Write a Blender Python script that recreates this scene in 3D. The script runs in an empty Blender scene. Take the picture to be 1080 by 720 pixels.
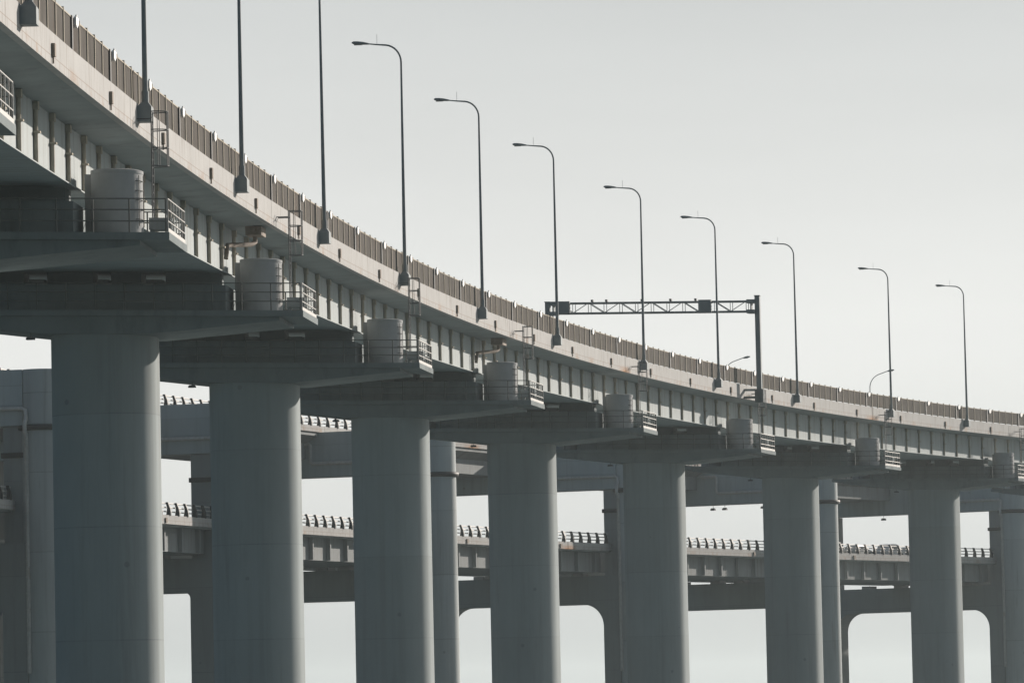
import bpy, math, random
from mathutils import Vector, Matrix
random.seed(7)
sc = bpy.context.scene
COL = sc.collection
R = math.radians

# ------------------------------------------------------------------ alignments
L = 46.0                                   # span of the front viaduct
AX, AY, A0, A1, A2 = -18.9, 237.296, 0.0827582, 0.00069797, 1.644e-6
AZ0, AG, AGV = 17.2994, 0.0113306, -6.3026e-6
BANK = 0.03
_N = 0.25
def _integrate(th, x0, y0, s0, s1):
    tab = {}
    n = int(round((s1 - s0) / _N)); k0 = int(round(-s0 / _N))
    xs = [0.0] * (n + 1); ys = [0.0] * (n + 1)
    for i in range(1, n + 1):
        t = th(s0 + (i - .5) * _N)
        xs[i] = xs[i-1] + math.sin(t) * _N; ys[i] = ys[i-1] + math.cos(t) * _N
    dx, dy = x0 - xs[k0], y0 - ys[k0]
    xs = [v + dx for v in xs]; ys = [v + dy for v in ys]
    def pos(s):
        q = (s - s0) / _N; i = max(0, min(n - 1, int(q))); f = q - i
        return xs[i] + (xs[i+1] - xs[i]) * f, ys[i] + (ys[i+1] - ys[i]) * f
    return pos
thA = lambda s: A0 + A1 * s + A2 * s * s
posA = _integrate(thA, AX, AY, -260, 600)
def A(s, off, z):                          # a point of the front viaduct: station, offset to the right, height
    x, y = posA(s); t = thA(s)
    return Vector((x + off * math.cos(t), y - off * math.sin(t), AZ0 + AG * s + AGV * s * s + z - BANK * off))
LB = 50.0                                  # bay of the double-deck viaduct behind
BX, BY, B0, B1 = -36.194, 392.957, 0.2229, 0.001411
thB = lambda s: B0 + B1 * s
posB = _integrate(thB, BX, BY, -150, 450)
def B(s, off, z):
    x, y = posB(s); t = thB(s)
    return Vector((x + off * math.cos(t), y - off * math.sin(t), z))

# ------------------------------------------------------------------ materials
def mat(name, col, rough=.7, metal=0.0, noise=.12, nscale=.6, stretch=(1, 1, 1), bump=0.0, spec=.3, dirt=None, extra=None, coord='Object'):
    m = bpy.data.materials.new(name); m.use_nodes = True
    nt = m.node_tree; N = nt.nodes; K = nt.links
    bs = N['Principled BSDF']
    bs.inputs['Roughness'].default_value = rough; bs.inputs['Metallic'].default_value = metal
    bs.inputs['Specular IOR Level'].default_value = spec
    tc = N.new('ShaderNodeTexCoord'); mp = N.new('ShaderNodeMapping'); mp.inputs['Scale'].default_value = stretch
    oi = N.new('ShaderNodeObjectInfo'); va = N.new('ShaderNodeVectorMath'); va.operation = 'MULTIPLY_ADD'
    K.new(oi.outputs['Location'], va.inputs[0]); va.inputs[1].default_value = (.37, .53, .0); K.new(tc.outputs[coord], va.inputs[2])
    K.new(va.outputs[0], mp.inputs['Vector'])
    no = N.new('ShaderNodeTexNoise'); no.inputs['Scale'].default_value = nscale; no.inputs['Detail'].default_value = 6
    no.inputs['Roughness'].default_value = .62
    K.new(mp.outputs['Vector'], no.inputs['Vector'])
    rp = N.new('ShaderNodeMapRange'); rp.inputs[1].default_value = .25; rp.inputs[2].default_value = .75
    rp.inputs[3].default_value = 1 - noise; rp.inputs[4].default_value = 1 + noise
    K.new(no.outputs['Fac'], rp.inputs[0])
    mx = N.new('ShaderNodeMix'); mx.data_type = 'RGBA'; mx.blend_type = 'MULTIPLY'; mx.inputs['Factor'].default_value = 1
    mx.inputs['A'].default_value = (*col, 1)
    K.new(rp.outputs[0], mx.inputs['B'])
    out = mx.outputs['Result']
    if dirt:                                # (colour, threshold low, high, scale, stretch)
        dc, lo, hi, dsc, dst = dirt
        m2 = N.new('ShaderNodeMapping'); m2.inputs['Scale'].default_value = dst; K.new(va.outputs[0], m2.inputs['Vector'])
        n2 = N.new('ShaderNodeTexNoise'); n2.inputs['Scale'].default_value = dsc; n2.inputs['Detail'].default_value = 8; n2.inputs['Roughness'].default_value = .7
        K.new(m2.outputs['Vector'], n2.inputs['Vector'])
        r2 = N.new('ShaderNodeMapRange'); r2.inputs[1].default_value = lo; r2.inputs[2].default_value = hi; r2.clamp = True
        K.new(n2.outputs['Fac'], r2.inputs[0])
        x2 = N.new('ShaderNodeMix'); x2.data_type = 'RGBA'; x2.inputs['B'].default_value = (*dc, 1)
        K.new(r2.outputs[0], x2.inputs['Factor']); K.new(out, x2.inputs['A']); out = x2.outputs['Result']
    if extra: out = extra(N, K, tc, out)
    K.new(out, bs.inputs['Base Color'])
    if bump:
        b = N.new('ShaderNodeBump'); b.inputs['Strength'].default_value = bump; b.inputs['Distance'].default_value = .05
        K.new(no.outputs['Fac'], b.inputs['Height']); K.new(b.outputs['Normal'], bs.inputs['Normal'])
    return m

def math_node(N, K, op, a, b=None, c=None):
    n = N.new('ShaderNodeMath'); n.operation = op
    for i, v in enumerate((a, b, c)):
        if v is None: continue
        if isinstance(v, (int, float)): n.inputs[i].default_value = v
        else: K.new(v, n.inputs[i])
    return n.outputs[0]
def line_mask(N, K, v, period, width, shift=0.0):   # 1 on a thin line every period
    m = math_node(N, K, 'FRACT', math_node(N, K, 'DIVIDE', math_node(N, K, 'ADD', v, shift), period))
    return math_node(N, K, 'LESS_THAN', m, width / period)
def darken(N, K, out, mask, col, fac):
    x = N.new('ShaderNodeMix'); x.data_type = 'RGBA'; x.inputs['B'].default_value = (*col, 1)
    K.new(math_node(N, K, 'MULTIPLY', mask, fac), x.inputs['Factor']); K.new(out, x.inputs['A'])
    return x.outputs['Result']

def lift_joints(period, width, fac):
    def f(N, K, tc, out):
        oi = N.new('ShaderNodeObjectInfo'); va = N.new('ShaderNodeVectorMath'); va.operation = 'MULTIPLY_ADD'
        K.new(oi.outputs['Location'], va.inputs[0]); va.inputs[1].default_value = (.37, .53, .21); K.new(tc.outputs['Object'], va.inputs[2])
        sp = N.new('ShaderNodeSeparateXYZ'); K.new(tc.outputs['Object'], sp.inputs[0])
        nz = N.new('ShaderNodeTexNoise'); nz.inputs['Scale'].default_value = .5; K.new(va.outputs[0], nz.inputs['Vector'])
        # each pour of concrete dried to its own tone
        lift = math_node(N, K, 'FLOOR', math_node(N, K, 'DIVIDE', math_node(N, K, 'ADD', sp.outputs['Z'], 201.3), period))
        cx = N.new('ShaderNodeCombineXYZ'); K.new(lift, cx.inputs[0]); osp = N.new('ShaderNodeSeparateXYZ'); K.new(oi.outputs['Location'], osp.inputs[0]); K.new(osp.outputs['X'], cx.inputs[1])
        wn = N.new('ShaderNodeTexWhiteNoise'); K.new(cx.outputs[0], wn.inputs['Vector'])
        out = darken(N, K, out, wn.outputs['Value'], (.26, .27, .26), .22)
        # rain streaks below the top
        mp_ = N.new('ShaderNodeMapping'); mp_.inputs['Scale'].default_value = (1.6, 1.6, .05); K.new(va.outputs[0], mp_.inputs['Vector'])
        st = N.new('ShaderNodeTexNoise'); st.inputs['Scale'].default_value = 1.0; st.inputs['Detail'].default_value = 9; st.inputs['Roughness'].default_value = .7; K.new(mp_.outputs['Vector'], st.inputs['Vector'])
        sr = N.new('ShaderNodeMapRange'); sr.inputs[1].default_value = .5; sr.inputs[2].default_value = .72; K.new(st.outputs['Fac'], sr.inputs[0])
        out = darken(N, K, out, sr.outputs[0], (.2, .2, .19), .28)
        z = math_node(N, K, 'ADD', sp.outputs['Z'], 200.0)
        mk = line_mask(N, K, z, period, width, 1.3)
        mk = math_node(N, K, 'MULTIPLY', mk, nz.outputs['Fac'])
        out = darken(N, K, out, mk, (.03, .03, .03), fac)
        # tie-rod marks: small dark spots scattered over the shaft
        vo = N.new('ShaderNodeTexVoronoi'); vo.inputs['Scale'].default_value = .42; K.new(va.outputs[0], vo.inputs['Vector'])
        sp2 = math_node(N, K, 'LESS_THAN', vo.outputs['Distance'], .055)
        return darken(N, K, out, sp2, (.08, .075, .07), .25)
    return f
def parapet_marks(N, K, tc, out):
    sp = N.new('ShaderNodeSeparateXYZ'); K.new(tc.outputs['UV'], sp.inputs[0]); u, v = sp.outputs['X'], sp.outputs['Y']
    low = math_node(N, K, 'LESS_THAN', v, .32)
    seam = math_node(N, K, 'MULTIPLY', math_node(N, K, 'GREATER_THAN', v, .29), low)
    tick = math_node(N, K, 'MULTIPLY', line_mask(N, K, u, 1.15, .06), low)
    pan = line_mask(N, K, u, L / 6, .05)
    out = darken(N, K, out, math_node(N, K, 'MAXIMUM', seam, tick), (.24, .17, .12), .55)
    out = darken(N, K, out, pan, (.2, .17, .14), .35)
    # run-off streaks: noise stretched down the face
    mp = N.new('ShaderNodeMapping'); mp.inputs['Scale'].default_value = (2.2, .25, 1); K.new(tc.outputs['UV'], mp.inputs['Vector'])
    ns = N.new('ShaderNodeTexNoise'); ns.inputs['Scale'].default_value = 1.5; ns.inputs['Detail'].default_value = 7; K.new(mp.outputs['Vector'], ns.inputs['Vector'])
    mr = N.new('ShaderNodeMapRange'); mr.inputs[1].default_value = .55; mr.inputs[2].default_value = .8; K.new(ns.outputs['Fac'], mr.inputs[0])
    out = darken(N, K, out, mr.outputs[0], (.22, .19, .165), .7)
    # rust along the drip edge
    n3 = N.new('ShaderNodeTexNoise'); n3.inputs['Scale'].default_value = .35; n3.inputs['Detail'].default_value = 8; n3.inputs['Roughness'].default_value = .75
    K.new(tc.outputs['UV'], n3.inputs['Vector'])
    m3 = N.new('ShaderNodeMapRange'); m3.inputs[1].default_value = .52; m3.inputs[2].default_value = .68; K.new(n3.outputs['Fac'], m3.inputs[0])
    lo = N.new('ShaderNodeMapRange'); lo.inputs[1].default_value = .5; lo.inputs[2].default_value = .05; K.new(v, lo.inputs[0])
    out = darken(N, K, out, math_node(N, K, 'MULTIPLY', m3.outputs[0], lo.outputs[0]), (.36, .19, .08), .75)
    # rust weeping from the two expansion joints
    for s0 in (138.0, 230.0):
        du = math_node(N, K, 'ABSOLUTE', math_node(N, K, 'SUBTRACT', u, s0 + 500 - .3))
        near = N.new('ShaderNodeMapRange'); near.inputs[1].default_value = 2.6; near.inputs[2].default_value = .1; K.new(du, near.inputs[0])
        out = darken(N, K, out, math_node(N, K, 'MULTIPLY', near.outputs[0], math_node(N, K, 'MULTIPLY', lo.outputs[0], n3.outputs['Fac'])), (.42, .2, .07), 1.5)
        out = darken(N, K, out, math_node(N, K, 'LESS_THAN', du, .07), (.06, .05, .04), .9)
    return out
def web_marks(N, K, tc, out):
    mp = N.new('ShaderNodeMapping'); mp.inputs['Scale'].default_value = (1.6, .12, 1); K.new(tc.outputs['UV'], mp.inputs['Vector'])
    ns = N.new('ShaderNodeTexNoise'); ns.inputs['Scale'].default_value = 1.2; ns.inputs['Detail'].default_value = 8; K.new(mp.outputs['Vector'], ns.inputs['Vector'])
    mr = N.new('ShaderNodeMapRange'); mr.inputs[1].default_value = .5; mr.inputs[2].default_value = .78; K.new(ns.outputs['Fac'], mr.inputs[0])
    return darken(N, K, out, mr.outputs[0], (.2, .17, .14), .45)

M = {}
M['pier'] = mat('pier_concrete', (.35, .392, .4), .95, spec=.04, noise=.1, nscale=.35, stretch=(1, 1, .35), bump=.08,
                dirt=((.26, .28, .28), .56, .8, .7, (1.3, 1.3, .09)), extra=lift_joints(5.2, .06, .22))
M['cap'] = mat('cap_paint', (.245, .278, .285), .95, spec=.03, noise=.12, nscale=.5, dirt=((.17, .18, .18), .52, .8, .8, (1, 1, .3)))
M['block'] = mat('block_concrete', (.4, .415, .42), .9, spec=.05, noise=.1, nscale=1.4, dirt=((.28, .22, .17), .6, .8, 1.2, (1, 1, .15)))
M['parapet'] = mat('parapet_paint', (.46, .462, .455), .9, spec=.04, noise=.07, nscale=.7, extra=parapet_marks, coord='Object')
M['deck'] = mat('deck_soffit', (.32, .355, .36), .95, spec=.03, noise=.14, nscale=.4, dirt=((.2, .19, .17), .56, .8, .5, (1, 1, 1)))
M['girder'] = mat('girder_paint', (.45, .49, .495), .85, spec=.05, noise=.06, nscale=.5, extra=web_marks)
M['stiff'] = mat('stiffener_paint', (.42, .39, .33), .9, spec=.05, noise=.2, nscale=2.0, dirt=((.2, .14, .09), .55, .8, 2.5, (1, 1, .4)))
M['panel'] = mat('rail_panel', (.122, .115, .106), .95, spec=.02, noise=.3, nscale=1.2, stretch=(1, 1, .3), dirt=((.15, .11, .08), .58, .8, .5, (1, 1, .3)))
M['post'] = mat('rail_post', (.5, .46, .39), .9, spec=.05, noise=.15, nscale=3)
M['darkpost'] = mat('dark_post', (.055, .06, .06), .6, noise=.15, nscale=3)
M['white'] = mat('reflector_white', (.85, .85, .83), .5, noise=.04, nscale=5)
M['lamp'] = mat('lamp_steel', (.235, .27, .28), .7, metal=.0, noise=.12, nscale=2.0)
M['lens'] = mat('lamp_glass', (.3, .31, .31), .25, noise=.05, nscale=6)
M['steel'] = mat('rail_steel', (.4, .4, .385), .5, metal=.1, noise=.12, nscale=4, dirt=((.26, .18, .12), .6, .8, 3, (1, 1, 1)))
M['railgrey'] = mat('rail_grey', (.17, .175, .17), .8, spec=.1, noise=.15, nscale=4)
M['frameup'] = mat('upper_frame_lit', (.48, .54, .55), .9, spec=.05, noise=.08, nscale=.3, stretch=(1, 1, .5), dirt=((.38, .42, .43), .56, .8, .5, (1, 1, .15)), extra=lift_joints(7.3, .05, .35))  # frame paint made lighter: stronger light on the upper beams, put into the colour
M['dsteel'] = mat('dark_steel', (.1, .11, .115), .6, metal=.1, noise=.15, nscale=4)
M['rust'] = mat('rusty_pipe', (.26, .225, .19), .8, noise=.3, nscale=3, dirt=((.16, .105, .07), .5, .75, 4, (1, 1, 1)))
M['pipe'] = mat('grey_pipe', (.56, .56, .54), .5, noise=.15, nscale=3, dirt=((.3, .2, .12), .58, .8, 2, (1, 1, .4)))
M['road'] = mat('asphalt', (.05, .05, .05), .9, noise=.2, nscale=3)
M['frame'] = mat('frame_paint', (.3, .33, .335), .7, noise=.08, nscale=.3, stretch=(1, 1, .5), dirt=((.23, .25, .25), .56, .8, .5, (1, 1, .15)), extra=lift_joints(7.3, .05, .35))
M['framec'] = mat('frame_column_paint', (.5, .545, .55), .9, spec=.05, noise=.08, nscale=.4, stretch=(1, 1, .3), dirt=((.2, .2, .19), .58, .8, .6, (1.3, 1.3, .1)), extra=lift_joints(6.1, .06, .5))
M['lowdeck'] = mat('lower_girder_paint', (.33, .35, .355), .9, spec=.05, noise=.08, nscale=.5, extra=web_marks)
M['guard'] = mat('guard_rail_steel', (.62, .62, .6), .5, noise=.1, nscale=3)
M['glass'] = mat('car_glass', (.03, .035, .04), .1, spec=.6, noise=.02)
M['tyre'] = mat('tyre_rubber', (.02, .02, .02), .9, noise=.1)

# ------------------------------------------------------------------ mesh builder
class MB:
    def __init__(s): s.v = []; s.f = []; s.uv = []; s.sm = []
    def quadgrid(s, rows, close_row=False, smooth=False, uvs=None, flip=False):
        b = len(s.v); n = len(rows[0])
        for r in rows: s.v += [Vector(p) for p in r]
        m = n if close_row else n - 1
        for i in range(len(rows) - 1):
            for j in range(m):
                k = (j + 1) % n
                q = [b + i*n + j, b + i*n + k, b + (i+1)*n + k, b + (i+1)*n + j]
                if flip: q.reverse()
                s.f.append(q); s.sm.append(smooth)
                if uvs:
                    u = [uvs(i, j), uvs(i, j + 1), uvs(i + 1, j + 1), uvs(i + 1, j)]
                    if flip: u.reverse()
                    s.uv.append(u)
                else: s.uv.append(None)
    def ngon(s, pts, smooth=False):
        b = len(s.v); s.v += [Vector(p) for p in pts]; s.f.append(list(range(b, b + len(pts)))); s.sm.append(smooth); s.uv.append(None)
    def box(s, x0, x1, y0, y1, z0, z1, T=None, taper=1.0):
        cx, cy = (x0 + x1) / 2, (y0 + y1) / 2; t = taper
        P = [(x0, y0, z0), (x1, y0, z0), (x1, y1, z0), (x0, y1, z0)]
        Q = [(cx + (p[0]-cx)*t, cy + (p[1]-cy)*t, z1) for p in P]
        pts = [Vector(p) for p in P + Q]
        if T: pts = [T(p) for p in pts]
        b = len(s.v); s.v += pts
        for q in ((3, 2, 1, 0), (4, 5, 6, 7), (0, 1, 5, 4), (1, 2, 6, 5), (2, 3, 7, 6), (3, 0, 4, 7)):
            s.f.append([b + i for i in q]); s.sm.append(False); s.uv.append(None)
    def prism(s, poly, y0, y1, T=None):     # polygon in x,z pushed through y
        f0 = [Vector((x, y0, z)) for x, z in poly]; f1 = [Vector((x, y1, z)) for x, z in poly]
        if T: f0 = [T(p) for p in f0]; f1 = [T(p) for p in f1]
        s.quadgrid([f0, f1], True); s.ngon(f0[::-1]); s.ngon(f1)
    def tube(s, pts, r, n=8, caps=True, smooth=True):
        pts = [Vector(p) for p in pts]; rr = r if isinstance(r, (list, tuple)) else [r] * len(pts)
        rows = []; up = None
        for i, p in enumerate(pts):
            d = (pts[min(i+1, len(pts)-1)] - pts[max(i-1, 0)]).normalized()
            if up is None:
                up = Vector((0, 0, 1)) if abs(d.z) < .9 else Vector((1, 0, 0))
            a = d.cross(up)
            if a.length < 1e-5: a = d.cross(Vector((0, 1, 0)))
            a.normalize(); c = a.cross(d).normalized(); up = c
            rows.append([p + (a * math.cos(2*math.pi*j/n) + c * math.sin(2*math.pi*j/n)) * rr[i] for j in range(n)])
        s.quadgrid(rows, True, smooth, flip=True)
        if caps: s.ngon(rows[0]); s.ngon(rows[-1][::-1])
    def lathe(s, cx, cy, prof, n=48, smooth=True, T=None):   # prof: (radius, z) from bottom up
        rows = []
        for r, z in prof:
            q = [Vector((cx + r*math.cos(2*math.pi*j/n), cy + r*math.sin(2*math.pi*j/n), z)) for j in range(n)]
            rows.append([T(p) for p in q] if T else q)
        s.quadgrid(rows, True, smooth)
        s.ngon(rows[0][::-1]); s.ngon(rows[-1])
    def sweep(s, fn, prof, s0, s1, n, ends=True, uvoff=0.0):  # closed profile (offset, z) carried along an alignment
        rows = []; st = []
        for i in range(n + 1):
            q = s0 + (s1 - s0) * i / n; st.append(q)
            pr = prof(q) if callable(prof) else prof
            rows.append([fn(q, o, z) for o, z in pr])
        pr = prof(s0) if callable(prof) else prof
        acc = [0.0]
        for k in range(len(pr)):
            a, b = pr[k], pr[(k+1) % len(pr)]; acc.append(acc[-1] + math.hypot(a[0]-b[0], a[1]-b[1]))
        s.quadgrid(rows, True, False, uvs=lambda i, j: (st[i] + 500, acc[j]), flip=False)
        if ends: s.ngon(rows[0][::-1]); s.ngon(rows[-1])
    def build(s, name, m, parent=None, origin=None, inv=None):
        me = bpy.data.meshes.new(name)
        v = s.v
        if origin is not None: v = [p - origin for p in v]
        if inv is not None: v = [inv @ p for p in v]
        me.from_pydata([tuple(p) for p in v], [], s.f)
        me.polygons.foreach_set('use_smooth', s.sm)
        if any(u for u in s.uv):
            ul = me.uv_layers.new(name='UVMap')
            k = 0
            for u, f in zip(s.uv, s.f):
                for i in range(len(f)):
                    ul.data[k].uv = u[i] if u else (0, 5); k += 1
        me.materials.append(m); me.validate(); me.update()
        bm = bmesh.new(); bm.from_mesh(me); bmesh.ops.recalc_face_normals(bm, faces=bm.faces); bm.to_mesh(me); bm.free()
        o = bpy.data.objects.new(name, me); COL.objects.link(o)
        if parent is not None: o.parent = parent
        return o
import bmesh
def smooth_edges(o, ang=40):
    me = o.data
    bm = bmesh.new(); bm.from_mesh(me)
    for e in bm.edges:
        if len(e.link_faces) == 2 and e.calc_face_angle(0) > R(ang): e.smooth = False
    bm.to_mesh(me); bm.free(); return o
def empty(name, loc, rz=0.0):
    o = bpy.data.objects.new(name, None); COL.objects.link(o); o.location = loc; o.rotation_euler = (0, 0, rz)
    o.empty_display_size = .5; return o
def tag(o, label=None, cat=None, group=None, kind=None):
    if label: o['label'] = label
    if cat: o['category'] = cat
    if group: o['group'] = group
    if kind: o['kind'] = kind
    return o
def copy_tree(o, parent=None):
    c = o.copy(); COL.objects.link(c)
    if parent is not None: c.parent = parent
    for ch in list(o.children): copy_tree(ch, c)
    return c

# ------------------------------------------------------------------ words that tell the repeats apart
PW = {-3: 'out of the frame on the left, third before the first full column', -2: 'of which only a walkway corner shows at the left edge',
      -1: 'only its big cylinder block and walkway in view, upper left'}
ORD = ['first', 'second', 'third', 'fourth', 'fifth', 'sixth', 'seventh', 'eighth', 'ninth', 'tenth', 'eleventh', 'twelfth']
def pier_words(i):
    if i == 0: return 'leftmost and widest of the full front columns'
    if i == 6: return 'rightmost and slimmest of the seven front columns'
    if 0 < i < 6: return ORD[i] + ' of the seven front columns from the left'
    if i == 7: return 'cut by the right edge, beyond the seventh front column'
    return None
def at_pier(i):
    return {-2: 'at the extreme left edge', -1: 'above the big cylinder at upper left'}.get(i, None) or ('by the ' + (ORD[i] if 0 <= i < 7 else 'eighth') + ' front column from the left')
def span_words(i):
    if i <= -3: return ('out of the frame at upper left' if i == -3 else 'nearest the camera, out of the frame')
    if i == -2: return 'at the upper left corner of the photo'
    if i == -1: return 'just left of the leftmost full column'
    if i < 6: return 'between the %s and %s front columns from the left' % (ORD[i], ORD[i+1])
    if i == 6: return 'right of the seventh front column'
    return ('just past the right edge' if i == 7 else 'farthest past the right edge')

# ------------------------------------------------------------------ FRONT VIADUCT: piers
PIERS = range(-4, 9)
VIS = range(-2, 8)
bank = lambda p: Vector((p.x, p.y, p.z - BANK * p.x))
def make_pier():
    t = empty('viaduct_pier', (0, 0, 0))
    c = MB(); h, r = 2.44, 2.0; ring = []            # rounded square shaft
    for cx, cy, a0 in ((h-r, h-r, 0), (r-h, h-r, 90), (r-h, r-h, 180), (h-r, r-h, 270)):
        for k in range(13): a = R(a0 + 90 * k / 12); ring.append((cx + r * math.cos(a), cy + r * math.sin(a)))
    rows = [[Vector((x, y, z)) for x, y in ring] for z in (-36, -20, -10, -4, .25)]
    c.quadgrid(rows, True, True); c.ngon(rows[0][::-1]); c.ngon(rows[-1]); smooth_edges(c.build('column', M['pier'], t), 60)
    b = MB()
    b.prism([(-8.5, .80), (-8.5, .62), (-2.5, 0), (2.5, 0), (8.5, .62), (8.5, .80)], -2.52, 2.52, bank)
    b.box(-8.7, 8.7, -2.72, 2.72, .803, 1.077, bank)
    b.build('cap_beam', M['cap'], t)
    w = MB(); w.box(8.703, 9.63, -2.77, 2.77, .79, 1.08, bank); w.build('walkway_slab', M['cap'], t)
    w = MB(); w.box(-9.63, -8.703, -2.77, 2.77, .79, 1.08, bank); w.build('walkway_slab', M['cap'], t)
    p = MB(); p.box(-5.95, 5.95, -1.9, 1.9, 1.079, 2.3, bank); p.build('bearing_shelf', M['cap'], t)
    for xa, xb in ((-5.5, -3.65), (-2.55, -.4), (.45, 1.85), (3.0, 5.5)):
        q = MB(); q.box(xa, xb, -.75, .75, 2.303, 2.965, bank); q.build('shear_block', M['cap'], t)
    for x, w_ in ((-3.1, .52), (.02, .4), (2.42, .55)):
        q = MB(); q.box(x - w_, x + w_, -.6, .6, 2.303, 2.52, bank); q.box(x - w_ * .7, x + w_ * .7, -.5, .5, 2.522, 2.66, bank); q.build('bearing', M['block'], t)
    for sg in (1, -1):
        q = MB(); q.lathe(7.36*sg, 0, [(.977, 1.08), (.977, 3.55), (.955, 3.587)], 40, T=bank)
        q.box(*sorted((6.12*sg, 6.6*sg)), .1, 1.0, 1.08, 3.5, bank)
        eb = smooth_edges(q.build('end_block', M['block'], t))
        q = MB(); q.lathe(7.36*sg, 0, [(.99, 3.48), (.99, 3.6), (.9, 3.63)], 40, T=bank); smooth_edges(q.build('lid', M['block'], eb))
        q = MB()
        for k in range(5):
            z = 1.75 + k * .36; q.tube([bank(Vector(p)) for p in ((7.36*sg + .76, -.6, z), (7.36*sg + .9, -.62, z), (7.36*sg + 1.02, -.3, z), (7.36*sg + .9, -.2, z))], .018, 5)
        for dx, dy in ((.9, -.62), (1.02, -.3)): q.tube([bank(Vector((7.36*sg + dx, dy, 1.5))), bank(Vector((7.36*sg + dx, dy, 3.4)))], .018, 5)
        q.build('rung_ladder', M['railgrey'], eb)
    for y in (-2.66, 2.66):
        r = MB()
        for h in (.42, .84, 1.25): r.tube([bank(Vector((x, y, 1.077 + h))) for x in (-9.5, 0, 9.5)], .028, 6)
        x = -9.5
        while x < 9.6:
            r.tube([bank(Vector((x, y, 1.05))), bank(Vector((x, y, 2.33)))], .034, 6); x += 1.3571
        r.build('side_railing', M['railgrey'], t)
    for sg in (1, -1):
        r = MB(); x = 9.56 * sg
        for h in (.42, .84, 1.25): r.tube([bank(Vector((x, -2.6, 1.08 + h))), bank(Vector((x, 2.6, 1.08 + h)))], .03, 6)
        for k in range(7):
            y = -2.6 + k * 5.2 / 6; r.tube([bank(Vector((x, y, 1.0))), bank(Vector((x, y, 2.34)))], .026, 6)
        r.box(*sorted((x, x + .03 * sg)), -2.6, 2.6, 1.085, 1.25, bank)
        r.build('end_railing', M['steel'], t)
    q = MB(); q.box(8.42, 9.3, .9, 1.7, 1.5, 1.95, bank)
    for dx in (8.5, 9.2):
        for dy in (1.0, 1.6): q.box(dx - .05, dx + .05, dy - .05, dy + .05, 1.08, 1.5, bank)
    q.build('equipment_box', M['cap'], t)
    return t
pier0 = make_pier(); first = True
for i in PIERS:
    o = pier0 if first else copy_tree(pier0); first = False
    P = A(i * L, 0, 0); o.location = P; o.rotation_euler = (0, 0, -thA(i * L))
    w = PW.get(i) or pier_words(i) or ('beyond the right edge' if i > 0 else 'far out of the frame at left')
    tag(o, 'grey round pier with T cap, ' + w, 'bridge pier', 'piers of the front viaduct')
    o['label'] = ' '.join(o['label'].split()[:16])

# ------------------------------------------------------------------ FRONT VIADUCT: deck spans
LAMPS = [-74.7, -43.6, -12.4, 17.5, 48.6, 79.6, 109.6, 143.7, 172.5, 201.8, 235.4, 261.4]
WB, WT, FB, FT = 2.971, 5.151, 5.263, 6.388
for i in PIERS:
    s0, s1 = i * L + .03, (i + 1) * L - .03
    org = A(s0, 0, WB)
    t = empty('bridge_span', org)
    tag(t, 'front deck span ' + span_words(i), 'bridge deck', 'deck spans of the front viaduct')
    g = MB(); g.sweep(A, [(5.747, WB), (5.747, WT - .004), (-5.747, WT - .004), (-5.747, WB)], s0, s1, 14); g.build('box_girder', M['girder'], t, org)
    fl = MB(); fl.sweep(A, [(5.9, WB - .05), (5.9, WB - .003), (5.1, WB - .003), (5.1, WB - .05)], s0, s1, 14)
    fl.sweep(A, [(-5.1, WB - .05), (-5.1, WB - .003), (-5.9, WB - .003), (-5.9, WB - .05)], s0, s1, 14); fl.build('bottom_flange', M['girder'], t, org)
    sl = MB(); sl.sweep(A, [(-7.6, WT + .14), (-5.75, WT), (5.75, WT), (7.6, WT + .14), (7.6, WT + .5), (-7.6, WT + .5)], s0, s1, 14); sl.build('deck_slab', M['deck'], t, org)
    rd = MB(); rd.sweep(A, [(-7.3, WT + .503), (7.3, WT + .503), (7.3, WT + .56), (-7.3, WT + .56)], s0, s1, 14); rd.build('road_surface', M['road'], t, org)
    pp = MB(); pp.sweep(A, [(7.9, FB), (7.9, FT), (7.52, FT), (7.45, WT + .56), (7.603, WT + .5), (7.603, FB)], s0, s1, 16); pp.build('parapet', M['parapet'], t, org)
    if -3 <= i <= 8:
        pl = MB(); pl.sweep(A, [(-7.603, FB), (-7.603, WT + .5), (-7.45, WT + .56), (-7.52, FT), (-7.9, FT), (-7.9, FB)], s0, s1, 8); pl.build('parapet', M['parapet'], t, org)
        n = 11
        for k in range(n):
            s = s0 + (k + .5) * (s1 - s0) / n
            q = MB()
            T = lambda p, s=s: A(s + p.y, p.x, p.z)
            q.tube([A(s, 5.83, WB + .004), A(s, 5.83, WT - .006)], .085, 10)
            q.box(5.75, 6.0, -.16, .16, WB + 1.05, WB + 1.12, T); q.box(5.75, 5.95, -.18, .18, WT - .3, WT - .01, T)
            q.build('stiffener', M['stiff'], t, org)
        for k in range(3):
            s = s0 + (k + .62) * (s1 - s0) / 3
            if min(abs(s - l) for l in LAMPS) < 2.2: s += 3.0
            q = MB(); T = lambda p, s=s: A(s + p.y, p.x, p.z)
            q.box(7.902, 8.02, -.17, .17, FB + .28, FB + .72, T); q.box(7.92, 7.97, -.04, .04, FB + .05, FB + .28, T)
            q.build('drain_spout', M['rust'], t, org)

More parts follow.
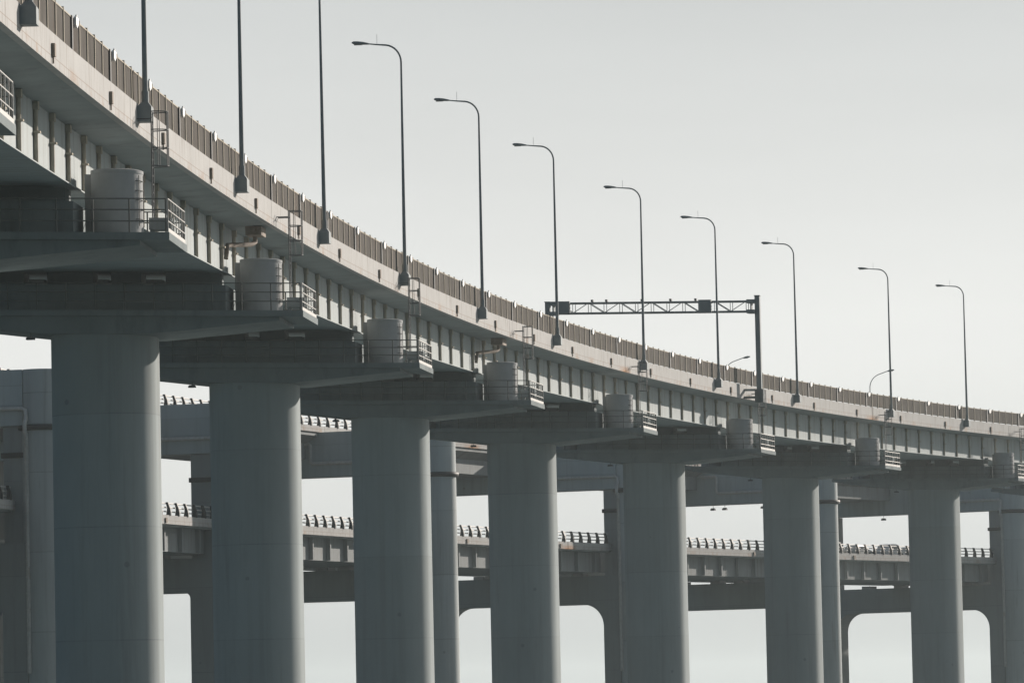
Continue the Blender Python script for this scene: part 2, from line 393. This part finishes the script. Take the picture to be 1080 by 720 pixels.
# railings with dark panels on the near parapet, one run per span
POST = 10.33 / 5
REFL = 0.8
k0 = math.ceil((-3 * L - REFL) / POST)
def rail_post_mesh(marked):
    q = MB()
    if marked: q.box(-.07, .07, -.13, .13, -.06, 1.26); return q
    q.box(-.05, .05, -.05, .05, -.05, 1.32); q.box(-.07, .07, -.09, .09, -.05, .04)
    return q
pm = rail_post_mesh(False).build('post', M['post']).data; dm = rail_post_mesh(True).build('post', M['darkpost']).data
rf = MB(); rf.prism([(-.3, 1.28), (.36, 1.28), (.36, 1.06), (-.02, .9), (-.3, 1.0)], -.04, .04, lambda p: Vector((p.y, p.x, p.z))); rf.box(-.03, .03, -.06, .06, 1.3, 1.37); rfm = rf.build('reflector', M['white']).data
for o in list(bpy.data.objects):
    if o.name in ('post', 'post.001', 'reflector'): bpy.data.objects.remove(o)
RAILSEG = range(-3, 9)
for i in RAILSEG:
    s0, s1 = i * L, (i + 1) * L
    org = A(s0, 7.75, FT)
    t = empty('parapet_railing', org)
    tag(t, 'dark panelled railing ' + span_words(i), 'railing', 'railing runs on the front parapet')
    pn = MB(); pn.sweep(A, [(7.765, FT + .07), (7.765, FT + 1.2), (7.73, FT + 1.2), (7.73, FT + .07)], s0 + .04, s1 - .04, 24); pn.build('infill_panel', M['panel'], t, org)
    tr = MB(); tr.sweep(A, [(7.79, FT + 1.2), (7.79, FT + 1.25), (7.71, FT + 1.25), (7.71, FT + 1.2)], s0 + .04, s1 - .04, 24)
    tr.build('top_rail', M['post'], t, org)
    k = math.ceil((s0 - REFL) / POST)
    while REFL + k * POST < s1 - .05:
        s = REFL + k * POST; mk = k % 5 == 0
        o = bpy.data.objects.new('post', dm if mk else pm); COL.objects.link(o); o.parent = t
        o.location = A(s, 7.76, FT) - org; o.rotation_euler = (0, 0, -thA(s))
        if mk:
            r = bpy.data.objects.new('reflector', rfm); COL.objects.link(r); r.parent = t
            r.location = A(s + .75, 7.86, FT) - org; r.rotation_euler = (0, 0, -thA(s) + .0)
        k += 1

# ------------------------------------------------------------------ lamps on the near parapet
def make_lamp():
    t = empty('street_lamp', (0, 0, 0))
    b = MB(); b.box(-.27, .27, -.33, .33, -.42, .14); b.box(-.27, .27, -.33, .33, .14, .34, taper=.45)
    b.build('mounting_box', M['lamp'], t)
    H = 13.25; p = []
    for k in range(8): p.append(Vector((0, 0, .3 + (H - 1.15 - .3) * k / 7)))
    rad = 1.0; ang = R(84)
    for k in range(1, 9):
        a = ang * k / 8; p.append(Vector((-rad * (1 - math.cos(a)) * .95, 0, H - 1.15 + rad * math.sin(a))))
    e = p[-1]; p.append(e + Vector((-.6, 0, .055))); p.append(e + Vector((-.95, 0, .1)))
    rr = [.112 - .062 * min(1, q.z / H) for q in p]; rr[-1] = .035; rr[-2] = .04
    m = MB(); m.tube(p, rr, 12); m.tube([Vector((0, 0, .28)), Vector((0, 0, .75))], .14, 12); m.build('pole', M['lamp'], t)
    h = MB(); c = e + Vector((-.95, 0, .1)); rows = []
    for u, wy, zt, zb in ((0, .05, .04, -.04), (.12, .1, .07, -.05), (.35, .16, .11, -.06), (.65, .18, .13, -.07), (.88, .13, .12, -.05), (.98, .05, .07, .0)):
        x = -u * 1.0
        rows.append([c + Vector((x, wy * math.cos(a), .07 * u + (zt if math.sin(a) > 0 else -zb) * math.sin(a))) for a in [2*math.pi*j/12 for j in range(12)]])
    h.quadgrid(rows, True, True); h.ngon(rows[0]); h.ngon(rows[-1][::-1]); hd = h.build('lamp_head', M['lamp'], t)
    g = MB(); g.box(c.x - .85, c.x - .4, -.1, .1, c.z - .045, c.z - .01); g.build('lens', M['lens'], hd)
    s = MB(); s.tube([e + Vector((-.5, 0, .08)), e + Vector((-.5, 0, .62))], .012, 5); s.build('bird_spike', M['lamp'], t)
    return t
lamp0 = make_lamp()
for k, s in enumerate(LAMPS):
    o = lamp0 if k == 0 else copy_tree(lamp0)
    o.location = A(s, 8.17, 6.12); o.rotation_euler = (random.uniform(-.004, .004), random.uniform(-.003, .003), -thA(s) + random.uniform(-.03, .03))
    if k < 4: lb = 'grey lamp post cut off by the top of the photo, %s from the left' % ORD[k]
    else: lb = 'tall street lamp with curved arm, %s of the eight whose heads show' % (ORD[k - 4] + ' from the left' if k < 11 else 'last')
    tag(o, lb, 'street lamp', 'street lamps along the front parapet')

# ------------------------------------------------------------------ caged ladders
def make_ladder():
    t = empty('access_ladder', (0, 0, 0))
    r = MB()
    for y in (-.24, .24): r.tube([(0, y, 0), (0, y, 5.0)], .028, 6)
    for k in range(15): r.tube([(0, -.24, .3 + k * .32), (0, .24, .3 + k * .32)], .014, 5)
    for y in (-.24, .24): r.tube([(0, y, 4.7), (-.55, y, 4.7)], .025, 6)
    r.build('ladder_rails', M['dsteel'], t)
    c = MB()
    arc = [(.62 * math.sin(a), -.33 * math.cos(a)) for a in [math.pi * j / 8 for j in range(9)]]
    for k in range(4):
        z = 2.9 + k * .69; c.tube([(x, y, z) for x, y in arc], .022, 5)
    for j in (1, 3, 4, 5, 7): c.tube([(arc[j][0], arc[j][1], 2.9), (arc[j][0], arc[j][1], 4.97)], .016, 5)
    c.build('safety_cage', M['dsteel'], t)
    return t
lad0 = make_ladder(); first = True
for i in VIS:
    o = lad0 if first else copy_tree(lad0); first = False
    s = i * L + 2.1
    o.location = A(s, 8.45, 1.08); o.rotation_euler = (0, 0, -thA(s))
    tag(o, 'thin caged ladder up to the parapet ' + at_pier(i), 'ladder', 'caged ladders up to the front deck')

# ------------------------------------------------------------------ drain pipes under the overhang, floodlights below the caps
for n, i in enumerate((0, 2)):
    s = i * L + 1.2; org = A(s, 7.0, WT); t = empty('drain_pipe', org)
    q = MB(); T = lambda p, s=s: A(s + p.y, p.x, p.z); q.box(6.6, 7.35, -.8, .8, WT - .34, WT + .07, T); q.build('gully_box', M['rust'], t, org)
    q = MB(); q.tube([A(s, 6.95, WT - .3), A(s, 6.95, WT - .62), A(s - .3, 6.8, WT - .75), A(s - 2.6, 6.0, WT - .95), A(s - 2.8, 5.95, WT - 1.6)], .11, 8); q.build('downpipe', M['rust'], t, org)
    tag(t, 'rusty downpipe under the deck edge ' + at_pier(i), 'drain pipe', 'rusty drain pipes under the front deck')
def make_flood():
    t = empty('floodlight', (0, 0, 0))
    q = MB(); q.tube([(0, 0, .0), (0, 0, -.28)], .025, 6); q.build('hanger', M['dsteel'], t)
    q = MB(); q.box(-.3, .26, -.2, .2, -.36, -.25); q.box(-.24, .2, -.15, .15, -.25, -.2); q.build('lamp_housing', M['dsteel'], t)
    return t
fl0 = make_flood(); first = True
def put_flood(P, rz, label, sc_=1.0):
    global first
    o = fl0 if first else copy_tree(fl0); first = False
    o.location = P; o.rotation_euler = (0, 0, rz); o.scale = (sc_ * .8, sc_, sc_ * (1.5 if sc_ > 1 else 1))
    tag(o, label, 'floodlight', 'small dark lights hung below the beams')
for i in range(0, 7):
    put_flood(A(i * L - 2.2, -3.1, .06), -thA(i * L), 'small dark floodlight hung left of the top of the %s front column' % ORD[i], .85)

# ------------------------------------------------------------------ sign gantry over the front deck
GS = 4 * L - .6
org = A(GS, 8.5, FB - .3); gt = empty('sign_gantry', org)
tag(gt, 'dark lattice gantry spanning the front deck on a square post', 'gantry')
TG = lambda p: A(GS + p.y, p.x, p.z)
def pillar(x, z0, z1):
    q = MB(); q.box(x - .2, x + .2, -.2, .2, z0, z1, TG); q.box(x - .24, x + .24, -.24, .24, z1, z1 + .06, TG); return q
pillar(9.15, FB - .2, 13.62).build('post', M['lamp'], gt, org)
pillar(-8.5, WT + .1, 13.3).build('post', M['lamp'], gt, org)
q = MB(); q.box(8.8, 9.5, -.3, .3, FB - .3, FT - .35, TG)
for z in (FB + .02, FT - .5): q.box(7.902, 8.8, -.26, .26, z, z + .16, TG); q.build('post_bracket', M['lamp'], gt, org)
q = MB()
for y in (-.45, .45):
    for z in (12.35, 13.18):
        q.tube([TG(Vector((x, y, z))) for x in (-8.0, 0, 8.75)], .075 if y < 0 else .06, 8)
    n = 12; xs = [-7.6 + 15.9 * k / n for k in range(n + 1)]
    for k in range(n + 1): q.tube([TG(Vector((xs[k], y, 12.35))), TG(Vector((xs[k], y, 13.18)))], .03, 6)
    for k in range(n):
        a, b = (12.35, 13.18) if k % 2 else (13.18, 12.35)
        if k % 2 == 0 or y < 0: q.tube([TG(Vector((xs[k], y, a))), TG(Vector((xs[k+1], y, b)))], .034, 6)
q.build('lattice_beam', M['lamp'], gt, org)
for x in (8.65, -8.0):
    q = MB()
    for z in (12.35, 13.18): q.box(x - .32, x + .32, -.5, .5, z - .15, z + .15, TG)
    q.box(x - .05, x + .05, -.3, .3, 12.5, 13.03, TG); q.build('beam_clamp', M['lamp'], gt, org)
for x in (-7.0, 4.9):
    q = MB(); q.box(x - .5, x + .55, -.85, -.55, 12.28, 13.32, TG); q.box(x - .44, x + .49, -.9, -.85, 12.34, 13.26, TG); q.build('signal_board', M['lamp'], gt, org)
for x in (-4.6, -3.4, -.4, 2.0, 4.1):
    q = MB(); q.box(x - .09, x + .09, -.6, -.3, 13.27, 13.45, TG); q.tube([TG(Vector((x, -.45, 13.2))), TG(Vector((x, -.45, 13.3)))], .03, 6); q.build('traffic_camera', M['dsteel'], gt, org)

# ------------------------------------------------------------------ DOUBLE-DECK VIADUCT BEHIND: frames
FR = range(-2, 8)
BEAM_L = {1: -25.5, 2: -23.0, 5: -26.9}
OPEN_L = {1: -22.2, 2: -20.4, 3: -21.5, 5: -24.3}
OPEN_R = {0: -2.95, 1: -4.5, 3: -2.85, 5: -2.95}
def frame_words(i):
    return {0: 'at the left edge behind the leftmost front column', 1: 'behind and left of the second front column', 2: 'with round column right of the third front column',
            3: 'with rounded opening left of the fifth front column', 4: 'with round column right of the sixth front column',
            5: 'at the right edge beyond the seventh front column'}.get(i, {-2: 'nearest the camera, out of the photo at left', -1: 'just out of the photo at left', 6: 'just out of the photo at right'}.get(i, 'farthest out of the photo at right'))
for i in FR:
    P = B(i * LB, 0, 0); th = thB(i * LB)
    t = empty('portal_frame', P, -th)
    tag(t, 'blue-grey portal frame ' + frame_words(i), 'portal frame', 'portal frames of the double deck viaduct')
    ol = OPEN_L.get(i, -22.0); orr = OPEN_R.get(i, -2.9)
    c = MB(); c.lathe(0, 0, [(1.67, -14), (1.67, 26.2), (1.62, 26.25)], 48); smooth_edges(c.build('round_column', M['framec'], t))
    rg = MB(); rg.lathe(0, 0, [(1.78, 21.55), (1.95, 21.65), (1.95, 21.95), (1.8, 22.0)], 48); rg.build('column_collar', M['darkpost'], t)
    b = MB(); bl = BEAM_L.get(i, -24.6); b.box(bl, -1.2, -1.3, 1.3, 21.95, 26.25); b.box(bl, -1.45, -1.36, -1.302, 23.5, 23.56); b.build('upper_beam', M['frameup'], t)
    # lower portal: beam and two square legs with rounded corners
    def arc(cx, cz, r, a0, a1): return [(cx + r*math.cos(R(a0 + (a1-a0)*k/10)), cz + r*math.sin(R(a0 + (a1-a0)*k/10))) for k in range(11)]
    r = 2.3; zb = 10.0; rq = .5 if i == 1 else r
    poly = [(ol - 2.6, -14), (ol, -14)] + arc(ol + r, zb - r, r, 180, 90) + arc(orr - rq, zb - rq, rq, 90, 0) + [(orr, -14), (-1.0, -14), (-1.0, 12.95), (ol - 2.6, 12.95)]
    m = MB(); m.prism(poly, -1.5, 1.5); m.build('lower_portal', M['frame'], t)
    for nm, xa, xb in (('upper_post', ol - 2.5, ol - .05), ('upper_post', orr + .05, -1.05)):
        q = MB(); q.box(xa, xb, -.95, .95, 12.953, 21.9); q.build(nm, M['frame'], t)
    q = MB(); q.box(orr - .1, -1.0, -1.1, 1.1, 19.5, 19.9); q.build('post_bracket', M['darkpost'], t)
    for x in (ol + 4, ol + 8.5, (ol + orr) / 2 + 2, orr - 3.2):
        q = MB(); q.box(x - .6, x + .6, -.8, .8, 12.953, 13.297); q.build('bearing', M['block'], t)
    pz = MB(); y = -1.62
    pz.tube([(-14.6, y + .1, 25.15), (-12.75, y + .1, 25.15), (-12.6, y + .1, 25.0), (-12.6, y + .1, 23.4), (-12.45, y + .1, 23.25), (-6, y + .1, 23.25), (-1.2, y, 23.25), (-.85, y - .02, 23.1), (-.82, y - .02, 22.4), (-.82, -1.98, 22.1), (-.82, -1.98, 21.5), (-.82, y + .02, 21.2), (-.82, y, 3.0)], .17, 8)
    for k in range(14): pz.tube([(-.82, y, 20.4 - k * 1.25), (-.82, y, 20.32 - k * 1.25)], .2, 8)
    pz.build('drain_pipe', M['pipe'], t)
hang = [(4, -13.9), (4, -12.4), (4, -7.5), (5, -18.0)]
for k, (i, x) in enumerate(hang):
    P = B(i * LB, x, 21.95); th = thB(i * LB)
    put_flood(P, -th, ['twin-rod dark light below the beam left of the sixth front column', 'middle dark light below the beam left of the sixth front column',
                       'dark light below the beam, nearest the sixth front column', 'lone dark light below the beam right of the sixth front column'][k], 1.1)

# decks of the double-deck viaduct
def bay_words(i):
    return {-1: 'at the far left edge', 0: 'between the first two front columns', 1: 'between the second and third front columns', 2: 'between the third and fifth front columns',
            3: 'between the fifth and sixth front columns', 4: 'between the sixth and seventh front columns', 5: 'right of the seventh front column'}.get(i, 'out of the photo')
def guard_post():
    q = MB()      # a bent steel blade leaning outwards at the top
    pr = [(-.22, -.03), (.2, -.03), (.19, .3), (.14, .6), (.0, .95), (-.04, 1.1), (-.24, 1.1), (-.2, .9), (-.12, .6), (-.16, .3)]
    q.prism(pr, -.1, .1); return q
gp = guard_post().build('post', M['darkpost']); gpm = gp.data; bpy.data.objects.remove(gp)
def guard(i, off, z, name, label, group, cat='guard rail', gap=0.0):
    s0, s1 = i * LB + gap, (i + 1) * LB - gap
    o0 = off(s0) if callable(off) else off
    org = B(s0, o0, z); t = empty(name, org); tag(t, label, cat, group)
    fo = off if callable(off) else (lambda s: off)
    for h in (.32, .66, 1.0):
        q = MB(); n = 18
        q.tube([B(s0 + (s1 - s0) * k / n, fo(s0 + (s1 - s0) * k / n) - .2, z + h) for k in range(n + 1)], .06, 6); q.build('rail', M['guard'], t, org)
    n = 22
    for k in range(n):
        s = s0 + (k + .5) * (s1 - s0) / n
        p = bpy.data.objects.new('post', gpm); COL.objects.link(p); p.parent = t
        p.location = B(s, fo(s) + .06, z) - org; p.rotation_euler = (0, 0, -thB(s))
BO = lambda s: -9.6 - 1.05 * s / LB
for i in range(-1, 7):
    s0, s1 = i * LB, (i + 1) * LB
    # upper deck
    org = B(s0, BO(s0), 26.3); t = empty('bridge_span', org)
    tag(t, 'upper rear deck ' + bay_words(i), 'bridge deck', 'upper deck spans of the rear viaduct')
    g0, g1 = s0 + 1.32, s1 - 1.32
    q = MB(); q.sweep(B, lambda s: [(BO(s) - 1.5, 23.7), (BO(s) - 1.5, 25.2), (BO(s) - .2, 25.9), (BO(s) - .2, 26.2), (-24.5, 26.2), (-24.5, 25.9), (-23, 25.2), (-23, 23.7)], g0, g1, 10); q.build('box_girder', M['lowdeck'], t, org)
    q = MB(); q.sweep(B, lambda s: [(BO(s), 26.26), (BO(s), 26.85), (BO(s) - .35, 26.85), (BO(s) - .35, 26.26)], s0 + .03, s1 - .03, 12); q.build('parapet', M['parapet'], t, org)
    q = MB(); q.sweep(B, lambda s: [(BO(s) - .36, 26.26), (BO(s) - .36, 26.4), (-24.3, 26.4), (-24.3, 26.26)], s0 + .03, s1 - .03, 12); q.build('road_surface', M['road'], t, org)
    guard(i, lambda s: BO(s) - .18, 26.85, 'guard_rail', 'guard rail of the upper rear deck ' + bay_words(i), 'guard rails of the upper rear deck')
    # lower deck
    e0, e1 = s0 + 1.03, s1 - 1.03; f = -1.95
    org = B(e0, f, 16.25); t = empty('bridge_span', org)
    tag(t, 'lower rear deck with ribbed girder ' + bay_words(i), 'bridge deck', 'lower deck spans of the rear viaduct')
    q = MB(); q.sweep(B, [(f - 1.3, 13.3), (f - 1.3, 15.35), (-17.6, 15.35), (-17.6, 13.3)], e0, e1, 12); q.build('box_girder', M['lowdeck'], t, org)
    q = MB(); q.sweep(B, [(f - .3, 15.353), (f - .3, 15.85), (-19.2, 15.85), (-19.2, 15.353)], e0, e1, 12); q.build('deck_slab', M['deck'], t, org)
    q = MB(); q.sweep(B, [(f, 15.5), (f, 16.25), (f - .35, 16.25), (f - .35, 15.853), (f - .297, 15.85), (f - .297, 15.5)], e0, e1, 12); q.build('parapet', M['parapet'], t, org)
    q = MB(); q.sweep(B, [(f - .4, 15.853), (f - .4, 15.93), (-19, 15.93), (-19, 15.853)], e0, e1, 12); q.build('road_surface', M['road'], t, org)
    for k in range(11):
        s = e0 + (k + .5) * (e1 - e0) / 11
        q = MB(); T = lambda p, s=s: B(s + p.y, p.x, p.z); q.box(f - 1.298, f - .95, -.05, .05, 13.32, 15.34, T); q.box(f - .95, f - .9, -.13, .13, 13.32, 15.34, T); q.build('stiffener', M['lowdeck'], t, org)
    for k in range(2):
        s = e0 + (k + .45) * (e1 - e0) / 2
        q = MB(); T = lambda p, s=s: B(s + p.y, p.x, p.z); q.box(f + .002, f + .12, -.2, .2, 15.6, 16.0, T); q.build('drain_spout', M['rust'], t, org)
    guard(i, f - .18, 16.25, 'guard_rail', 'guard rail of the lower rear deck ' + bay_words(i), 'guard rails of the lower rear deck', gap=1.1)

# two lamps on the far side of the upper rear deck, heads turned to the right
def make_far_lamp():
    t = empty('street_lamp', (0, 0, 0)); p = [Vector((0, 0, .0)), Vector((0, 0, 6)), Vector((0, 0, 11.9))]
    for k in range(1, 9):
        a = R(76) * k / 8; p.append(Vector((1.9 * (1 - math.cos(a)), 0, 11.9 + 1.7 * math.sin(a))))
    e = p[-1]; p.append(e + Vector((1.1, 0, .3)))
    m = MB(); m.tube(p, [.1 - .05 * min(1, q.z / 13.5) for q in p], 8); m.build('pole', M['lamp'], t)
    h = MB(); c = p[-1]; rows = []
    for u, w, zt in ((0, .05, .05), (.3, .16, .12), (.7, .18, .14), (1.05, .05, .06)):
        rows.append([c + Vector((u * .95, w * math.cos(a), .12 * u + zt * math.sin(a))) for a in [2*math.pi*j/10 for j in range(10)]])
    h.quadgrid(rows, True, True); h.ngon(rows[0]); h.ngon(rows[-1][::-1]); h.build('lamp_head', M['lamp'], t)
    return t
fl = make_far_lamp()
for k, s in enumerate((221.5, 257.0)):
    o = fl if k == 0 else copy_tree(fl)
    o.location = B(s, -23.5, 26.4); o.rotation_euler = (0, 0, -thB(s))
    tag(o, ['small distant lamp with head to the right, left of the gantry post', 'small distant lamp with head to the right, behind the second lamp from the right'][k], 'street lamp', 'distant lamps on the upper rear deck')

# ------------------------------------------------------------------ cars on the lower rear deck
def make_car(paint, suv=False):
    t = empty('car', (0, 0, 0)); h = 1.72 if suv else 1.46
    prof = [(-2.2, .35), (2.15, .35), (2.25, .6), (2.2, .82), (1.25, .95), (.45, h - .03), (-.3, h), (-1.35, h - .06), (-2.0, 1.0), (-2.25, .92), (-2.28, .55)]
    b = MB(); y0, y1 = -.88, .88
    a0 = [Vector((x, y0 + (.14 if z > 1 else 0), z)) for x, z in prof]; a1 = [Vector((x, y1 - (.14 if z > 1 else 0), z)) for x, z in prof]
    b.quadgrid([a0, a1], True); b.ngon(a0[::-1]); b.ngon(a1); b.build('body', paint, t)
    g = MB()
    for y, sg in ((y0 + .05, -1), (y1 - .05, 1)):
        pts = [(1.05, .98), (.45, h - .12), (-1.25, h - .14), (-1.75, 1.0)]
        g.prism(pts, y + .0 * sg, y + .09 * sg - .03 * sg)
    g.prism([(1.28, .96), (.47, h - .05), (.52, h - .04), (1.33, .98)], -.7, .7)
    g.build('windows', M['glass'], t)
    for x in (-1.4, 1.4):
        for y in (-.8, .8):
            w = MB(); n = 20
            r0 = [Vector((x + .33*math.cos(2*math.pi*j/n), y - .1, .33 + .33*math.sin(2*math.pi*j/n))) for j in range(n)]
            r1 = [p + Vector((0, .2, 0)) for p in r0]
            w.quadgrid([r0, r1], True, True); w.ngon(r0[::-1]); w.ngon(r1); w.build('wheel', M['tyre'], t)
    return t
for k, (s, col, suv, lb) in enumerate(((213.0, (.12, .14, .14), True, 'dark grey car behind the lower rear rail, leftmost of the queue'), (219.3, (.3, .32, .32), False, 'mid grey car behind the lower rear rail, second in the queue'),
                                       (227.6, (.75, .75, .74), True, 'white car behind the lower rear rail, taller of the pair left of the seventh column'), (233.4, (.5, .5, .49), False, 'silver car behind the lower rear rail, nearest the seventh column'))):
    c = make_car(mat('car_paint', col, .3, spec=.5, noise=.03), suv)
    c.location = B(s, -5.2, 15.93); c.rotation_euler = (0, 0, math.pi / 2 - thB(s))
    tag(c, lb, 'car', 'cars on the lower rear deck')

# ------------------------------------------------------------------ water, haze
W = MB(); HX = 7000
W.quadgrid([[(-HX, -3000, -8), (HX, -3000, -8)], [(-HX, 9000, -8), (HX, 9000, -8)]])
wm = bpy.data.materials.new('sea_water'); wm.use_nodes = True
nt = wm.node_tree; bs = nt.nodes['Principled BSDF']; bs.inputs['Base Color'].default_value = (.05, .09, .1, 1); bs.inputs['Roughness'].default_value = .22
tc = nt.nodes.new('ShaderNodeTexCoord'); ns = nt.nodes.new('ShaderNodeTexNoise'); ns.inputs['Scale'].default_value = .25; ns.inputs['Detail'].default_value = 5
nt.links.new(tc.outputs['Object'], ns.inputs['Vector'])
bp = nt.nodes.new('ShaderNodeBump'); bp.inputs['Strength'].default_value = .5; bp.inputs['Distance'].default_value = .6
nt.links.new(ns.outputs['Fac'], bp.inputs['Height']); nt.links.new(bp.outputs['Normal'], bs.inputs['Normal'])
tag(W.build('water', wm), 'grey sea below the viaducts', 'water', kind='structure')
HZ = MB(); HZ.box(-HX - 50, HX + 50, -3050, 9050, -9, 62)
hz = HZ.build('haze', M['white']); hz.data.materials.clear()
hm = bpy.data.materials.new('sea_haze'); hm.use_nodes = True; nt = hm.node_tree
nt.nodes.remove(nt.nodes['Principled BSDF'])
pv = nt.nodes.new('ShaderNodeVolumePrincipled'); pv.inputs['Color'].default_value = (.8, .9, .93, 1); pv.inputs['Density'].default_value = .0001; pv.inputs['Anisotropy'].default_value = .35
nt.links.new(pv.outputs[0], nt.nodes['Material Output'].inputs['Volume'])
hz.data.materials.append(hm); tag(hz, 'pale sea haze over the water', 'haze', kind='stuff')

# ------------------------------------------------------------------ sky and sun
VEIL0, VEIL1, REAR, VEILC = .12, .64, .5, (6.75, 6.8, 6.62)
SUN_EL, SUN_AZ = R(17.5), R(43.0)           # azimuth from +Y towards +X
w = bpy.data.worlds.new('World'); sc.world = w; w.use_nodes = True
nt = w.node_tree; N = nt.nodes; K = nt.links
bg = N['Background']
sky = N.new('ShaderNodeTexSky'); sky.sky_type = 'NISHITA'; sky.sun_disc = False; sky.sun_elevation = SUN_EL; sky.sun_rotation = SUN_AZ
sky.dust_density = 1.5; sky.air_density = 1.0; sky.ozone_density = 1.0; sky.altitude = 0
# thick sea haze: the sky towards the sun is a pale veil, the sky behind the camera stays clearer and bluer
geo = N.new('ShaderNodeTexCoord')
dot = N.new('ShaderNodeVectorMath'); dot.operation = 'DOT_PRODUCT'; K.new(geo.outputs['Generated'], dot.inputs[0])
dot.inputs[1].default_value = (math.sin(SUN_AZ), math.cos(SUN_AZ), .25)
veil = N.new('ShaderNodeMapRange'); veil.interpolation_type = 'SMOOTHSTEP'
veil.inputs[1].default_value = VEIL0; veil.inputs[2].default_value = VEIL1; veil.inputs[3].default_value = 0; veil.inputs[4].default_value = 1
K.new(dot.outputs['Value'], veil.inputs[0])
hs = N.new('ShaderNodeHueSaturation'); hs.inputs['Saturation'].default_value = 1.35; hs.inputs['Value'].default_value = REAR
K.new(sky.outputs[0], hs.inputs['Color'])
vx = N.new('ShaderNodeMix'); vx.data_type = 'RGBA'; vx.clamp_result = False
K.new(veil.outputs[0], vx.inputs['Factor']); K.new(hs.outputs[0], vx.inputs['A']); vx.inputs['B'].default_value = (*VEILC, 1)
# the veil is brightest a few degrees above the horizon and thins out higher up
sep = N.new('ShaderNodeSeparateXYZ'); K.new(geo.outputs['Generated'], sep.inputs[0])
el = N.new('ShaderNodeValToRGB'); cr = el.color_ramp; cr.interpolation = 'B_SPLINE'
cr.elements[0].position = 0.0; cr.elements[0].color = (.52, .54, .56, 1)
cr.elements[1].position = 1.0; cr.elements[1].color = (.45, .46, .48, 1)
for p_, c_ in ((.02, (.72, .73, .735)), (.055, (1.03, 1.03, 1.02)), (.085, (1.0, 1.0, 1.0)), (.14, (.7, .72, .735)), (.3, (.66, .68, .7))):
    e_ = cr.elements.new(p_); e_.color = (*c_, 1)
K.new(sep.outputs['Z'], el.inputs['Fac'])
gx = N.new('ShaderNodeMix'); gx.data_type = 'RGBA'; gx.blend_type = 'MULTIPLY'; gx.inputs['Factor'].default_value = 1
K.new(vx.outputs['Result'], gx.inputs['A']); K.new(el.outputs['Color'], gx.inputs['B'])
# faint uneven bands in the veil
bm_ = N.new('ShaderNodeMapping'); bm_.inputs['Scale'].default_value = (5, 5, 26); K.new(geo.outputs['Generated'], bm_.inputs['Vector'])
bn = N.new('ShaderNodeTexNoise'); bn.inputs['Scale'].default_value = 1.0; bn.inputs['Detail'].default_value = 5; K.new(bm_.outputs['Vector'], bn.inputs['Vector'])
br = N.new('ShaderNodeMapRange'); br.inputs[1].default_value = .25; br.inputs[2].default_value = .75; br.inputs[3].default_value = .95; br.inputs[4].default_value = 1.05
K.new(bn.outputs['Fac'], br.inputs[0])
gb = N.new('ShaderNodeMix'); gb.data_type = 'RGBA'; gb.blend_type = 'MULTIPLY'; gb.inputs['Factor'].default_value = 1
K.new(gx.outputs['Result'], gb.inputs['A']); K.new(br.outputs[0], gb.inputs['B'])
K.new(gb.outputs['Result'], bg.inputs['Color']); bg.inputs['Strength'].default_value = .1
sd = bpy.data.lights.new('sun', 'SUN'); sd.energy = 5.0; sd.angle = R(.6); sd.color = (1.0, .89, .79)
so = bpy.data.objects.new('sun', sd); COL.objects.link(so)
d = Vector((math.sin(SUN_AZ) * math.cos(SUN_EL), math.cos(SUN_AZ) * math.cos(SUN_EL), math.sin(SUN_EL)))
so.rotation_euler = (-d).to_track_quat('-Z', 'Y').to_euler(); so.location = d * 300

# ------------------------------------------------------------------ camera
cd = bpy.data.cameras.new('camera'); co = bpy.data.objects.new('camera', cd); COL.objects.link(co)
cd.sensor_width = 36.0; cd.lens = 5400 / 1080 * 36.0; cd.clip_start = 1; cd.clip_end = 20000
pitch = math.atan((740.0 - 360) / 5400.0); roll = 0.02174
base = Matrix(((1, 0, 0), (0, math.sin(pitch), -math.cos(pitch)), (0, math.cos(pitch), math.sin(pitch)))).transposed()
# columns of the camera matrix: right, up, backwards
right = Vector((1, 0, 0)); up = Vector((0, -math.sin(pitch), math.cos(pitch))); fw = Vector((0, math.cos(pitch), math.sin(pitch)))
r2 = right * math.cos(roll) - up * math.sin(roll) * -1.0 if False else right * math.cos(roll) - up * math.sin(roll)
u2 = right * math.sin(roll) + up * math.cos(roll)
mw = Matrix((r2, u2, -fw)).transposed().to_4x4(); co.matrix_world = mw
sc.camera = co
sc.view_settings.view_transform = 'Standard'; sc.view_settings.look = 'None'; sc.view_settings.gamma = 1; sc.view_settings.exposure = .3
sc.view_settings.use_curve_mapping = False
sc.cycles.use_denoising = True
sc.cycles.volume_bounces = 1
sc.cycles.max_bounces = 6
